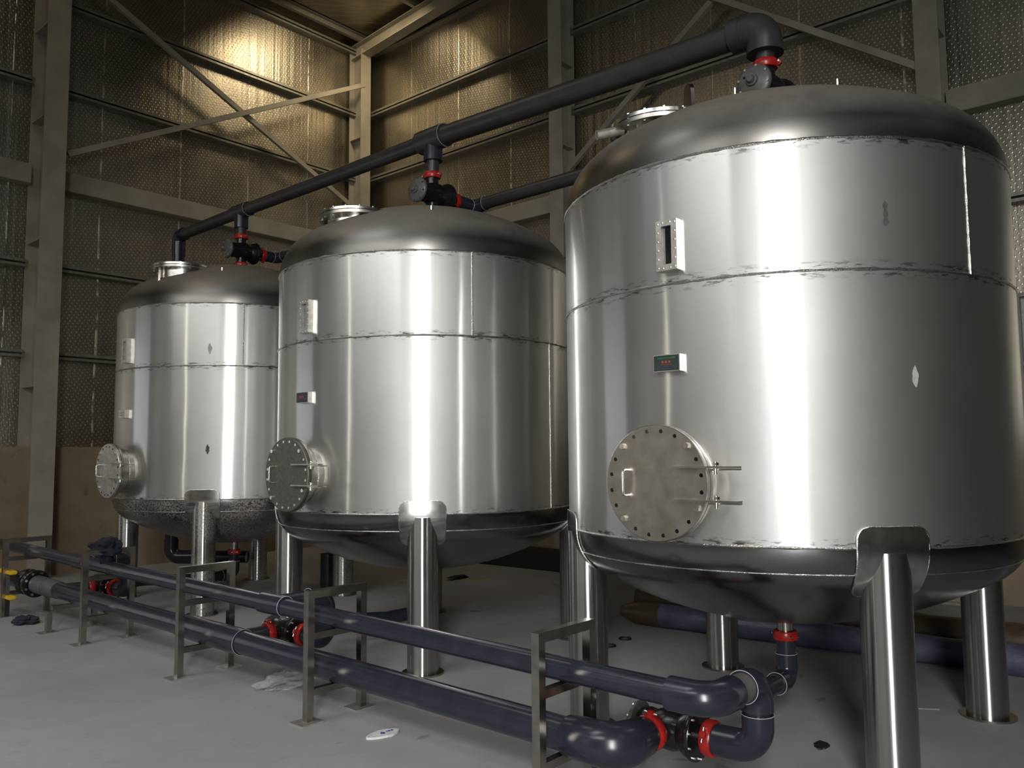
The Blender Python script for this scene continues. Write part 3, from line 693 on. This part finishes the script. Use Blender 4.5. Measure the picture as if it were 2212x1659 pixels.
im = MB(); im.poly([(.0, -.018), (.018, 0), (0, .018), (-.018, 0)], .012, .0128); im.poly([(0, -.008), (.008, 0), (0, .008), (-.008, 0)], .0128, .0134)
for k_ in range(2): im.box((.045+.02*k_, .008, .0124), (.014, .018, .001))
im.box((.03, .008, .0124), (.006, .02, .001)); im.build('printed_mark', 'blue_ink', o, smooth=False)
blob('plastic_bag', 'plastic_film', (3.33, 4.92, .03), (.17, .12, .05), 'clear crumpled plastic bag on floor under thick pipe', 'bag', .55, 8)
blob('plastic_bag', 'plastic_film', (3.60, 2.40, .03), (.11, .1, .05), 'clear crumpled plastic bag beside the pipe stand nearest the camera', 'bag', .55, 12)
def flat(name, mat, c, d, rz, label, cat, seed, n=14, th=.006):
    random.seed(seed); t = MB(); pts = [((d[0]*random.uniform(.7, 1.1))*math.cos(2*PI*i/n), (d[1]*random.uniform(.7, 1.1))*math.sin(2*PI*i/n)) for i in range(n)]
    o = t.poly(pts, 0, th).build(name, mat); o.location = c; o.rotation_euler = (0, 0, rz); return tag(o, label, cat)
flat('cardboard_scrap', 'card', (7.5, 7.2, .001), (.32, .14), -.9, 'torn pale cardboard scrap on floor behind middle tank', 'cardboard', 3)
blob('floor_rag', 'black_void', (7.42, 7.32, .02), (.16, .07, .03), 'black rag lying on the torn cardboard scrap', 'rag', .4, 21, 3)
flat('floor_scrap', 'rubber', (4.46, 1.72, .001), (.065, .04), .3, 'black rubber scrap on floor left of nearest tank front leg', 'scrap', 11, 18, .008)
flat('paper_scrap', 'plank', (5.5, 1.5, .001), (.13, .045), -1.1, 'thin pale paper scrap on floor beside rear leg of nearest tank', 'paper', 13)
for (x, y), lb in (((5.64, 3.86), 'black rubber ring on the floor under nearest tank, left one'), ((5.93, 3.90), 'black rubber ring on the floor under nearest tank, right one')):
    o = MB().ring((0, 0, .007), (0, 0, 1), .048, .007, 40, 8).build('rubber_ring', 'rubber'); o.location = (x, y, 0); tag(o, lb, 'ring')
# wrapped rolls along the right wall
def roll(p, q, r, mat, label, film=False):
    t = thing('wrapped_roll', label, 'roll', (0, 0, 0)); p, q = Vector(p), Vector(q); n = 26; b = MB()
    b.sweep([p+(q-p)*i/n for i in range(n+1)], [r*(1+.05*math.sin(i*1.9)+random.uniform(-.03, .03)) for i in range(n+1)], 24); b.build('roll_body', mat, t)
    if film: MB().sweep([p+(p-q).normalized()*.25, p+(p-q).normalized()*.1, p+(q-p)*.03], [r*.5, r*1.0, r*1.06], 18).build('wrap_end', 'brown_wrap', t)
roll((6.52, 4.05, .105), (6.78, -1.2, .105), .10, 'blue_wrap', 'bluish plastic wrapped roll lying on the floor behind nearest tank', True)
roll((6.98, 4.4, .14), (7.2, -1.2, .14), .135, 'brown_wrap', 'brown wrapped roll lying behind the bluish roll')
t = MB(); t.box((8.9, 8.0, .12), (.5, 3.0, .22), None, .01); tag(t.build('dark_block', 'rubber', smooth=False), 'low dark stack lying along foot of right wall behind middle tank', 'block')  # plain dark box along the wall foot
t = MB().cyl((5.9, 7.9, 0), (5.9, 7.9, .42), .085, 28).build("pipe_stub", "pvc"); tag(t, "short dark pipe standing on floor between middle tank and farthest tank", "pipe")
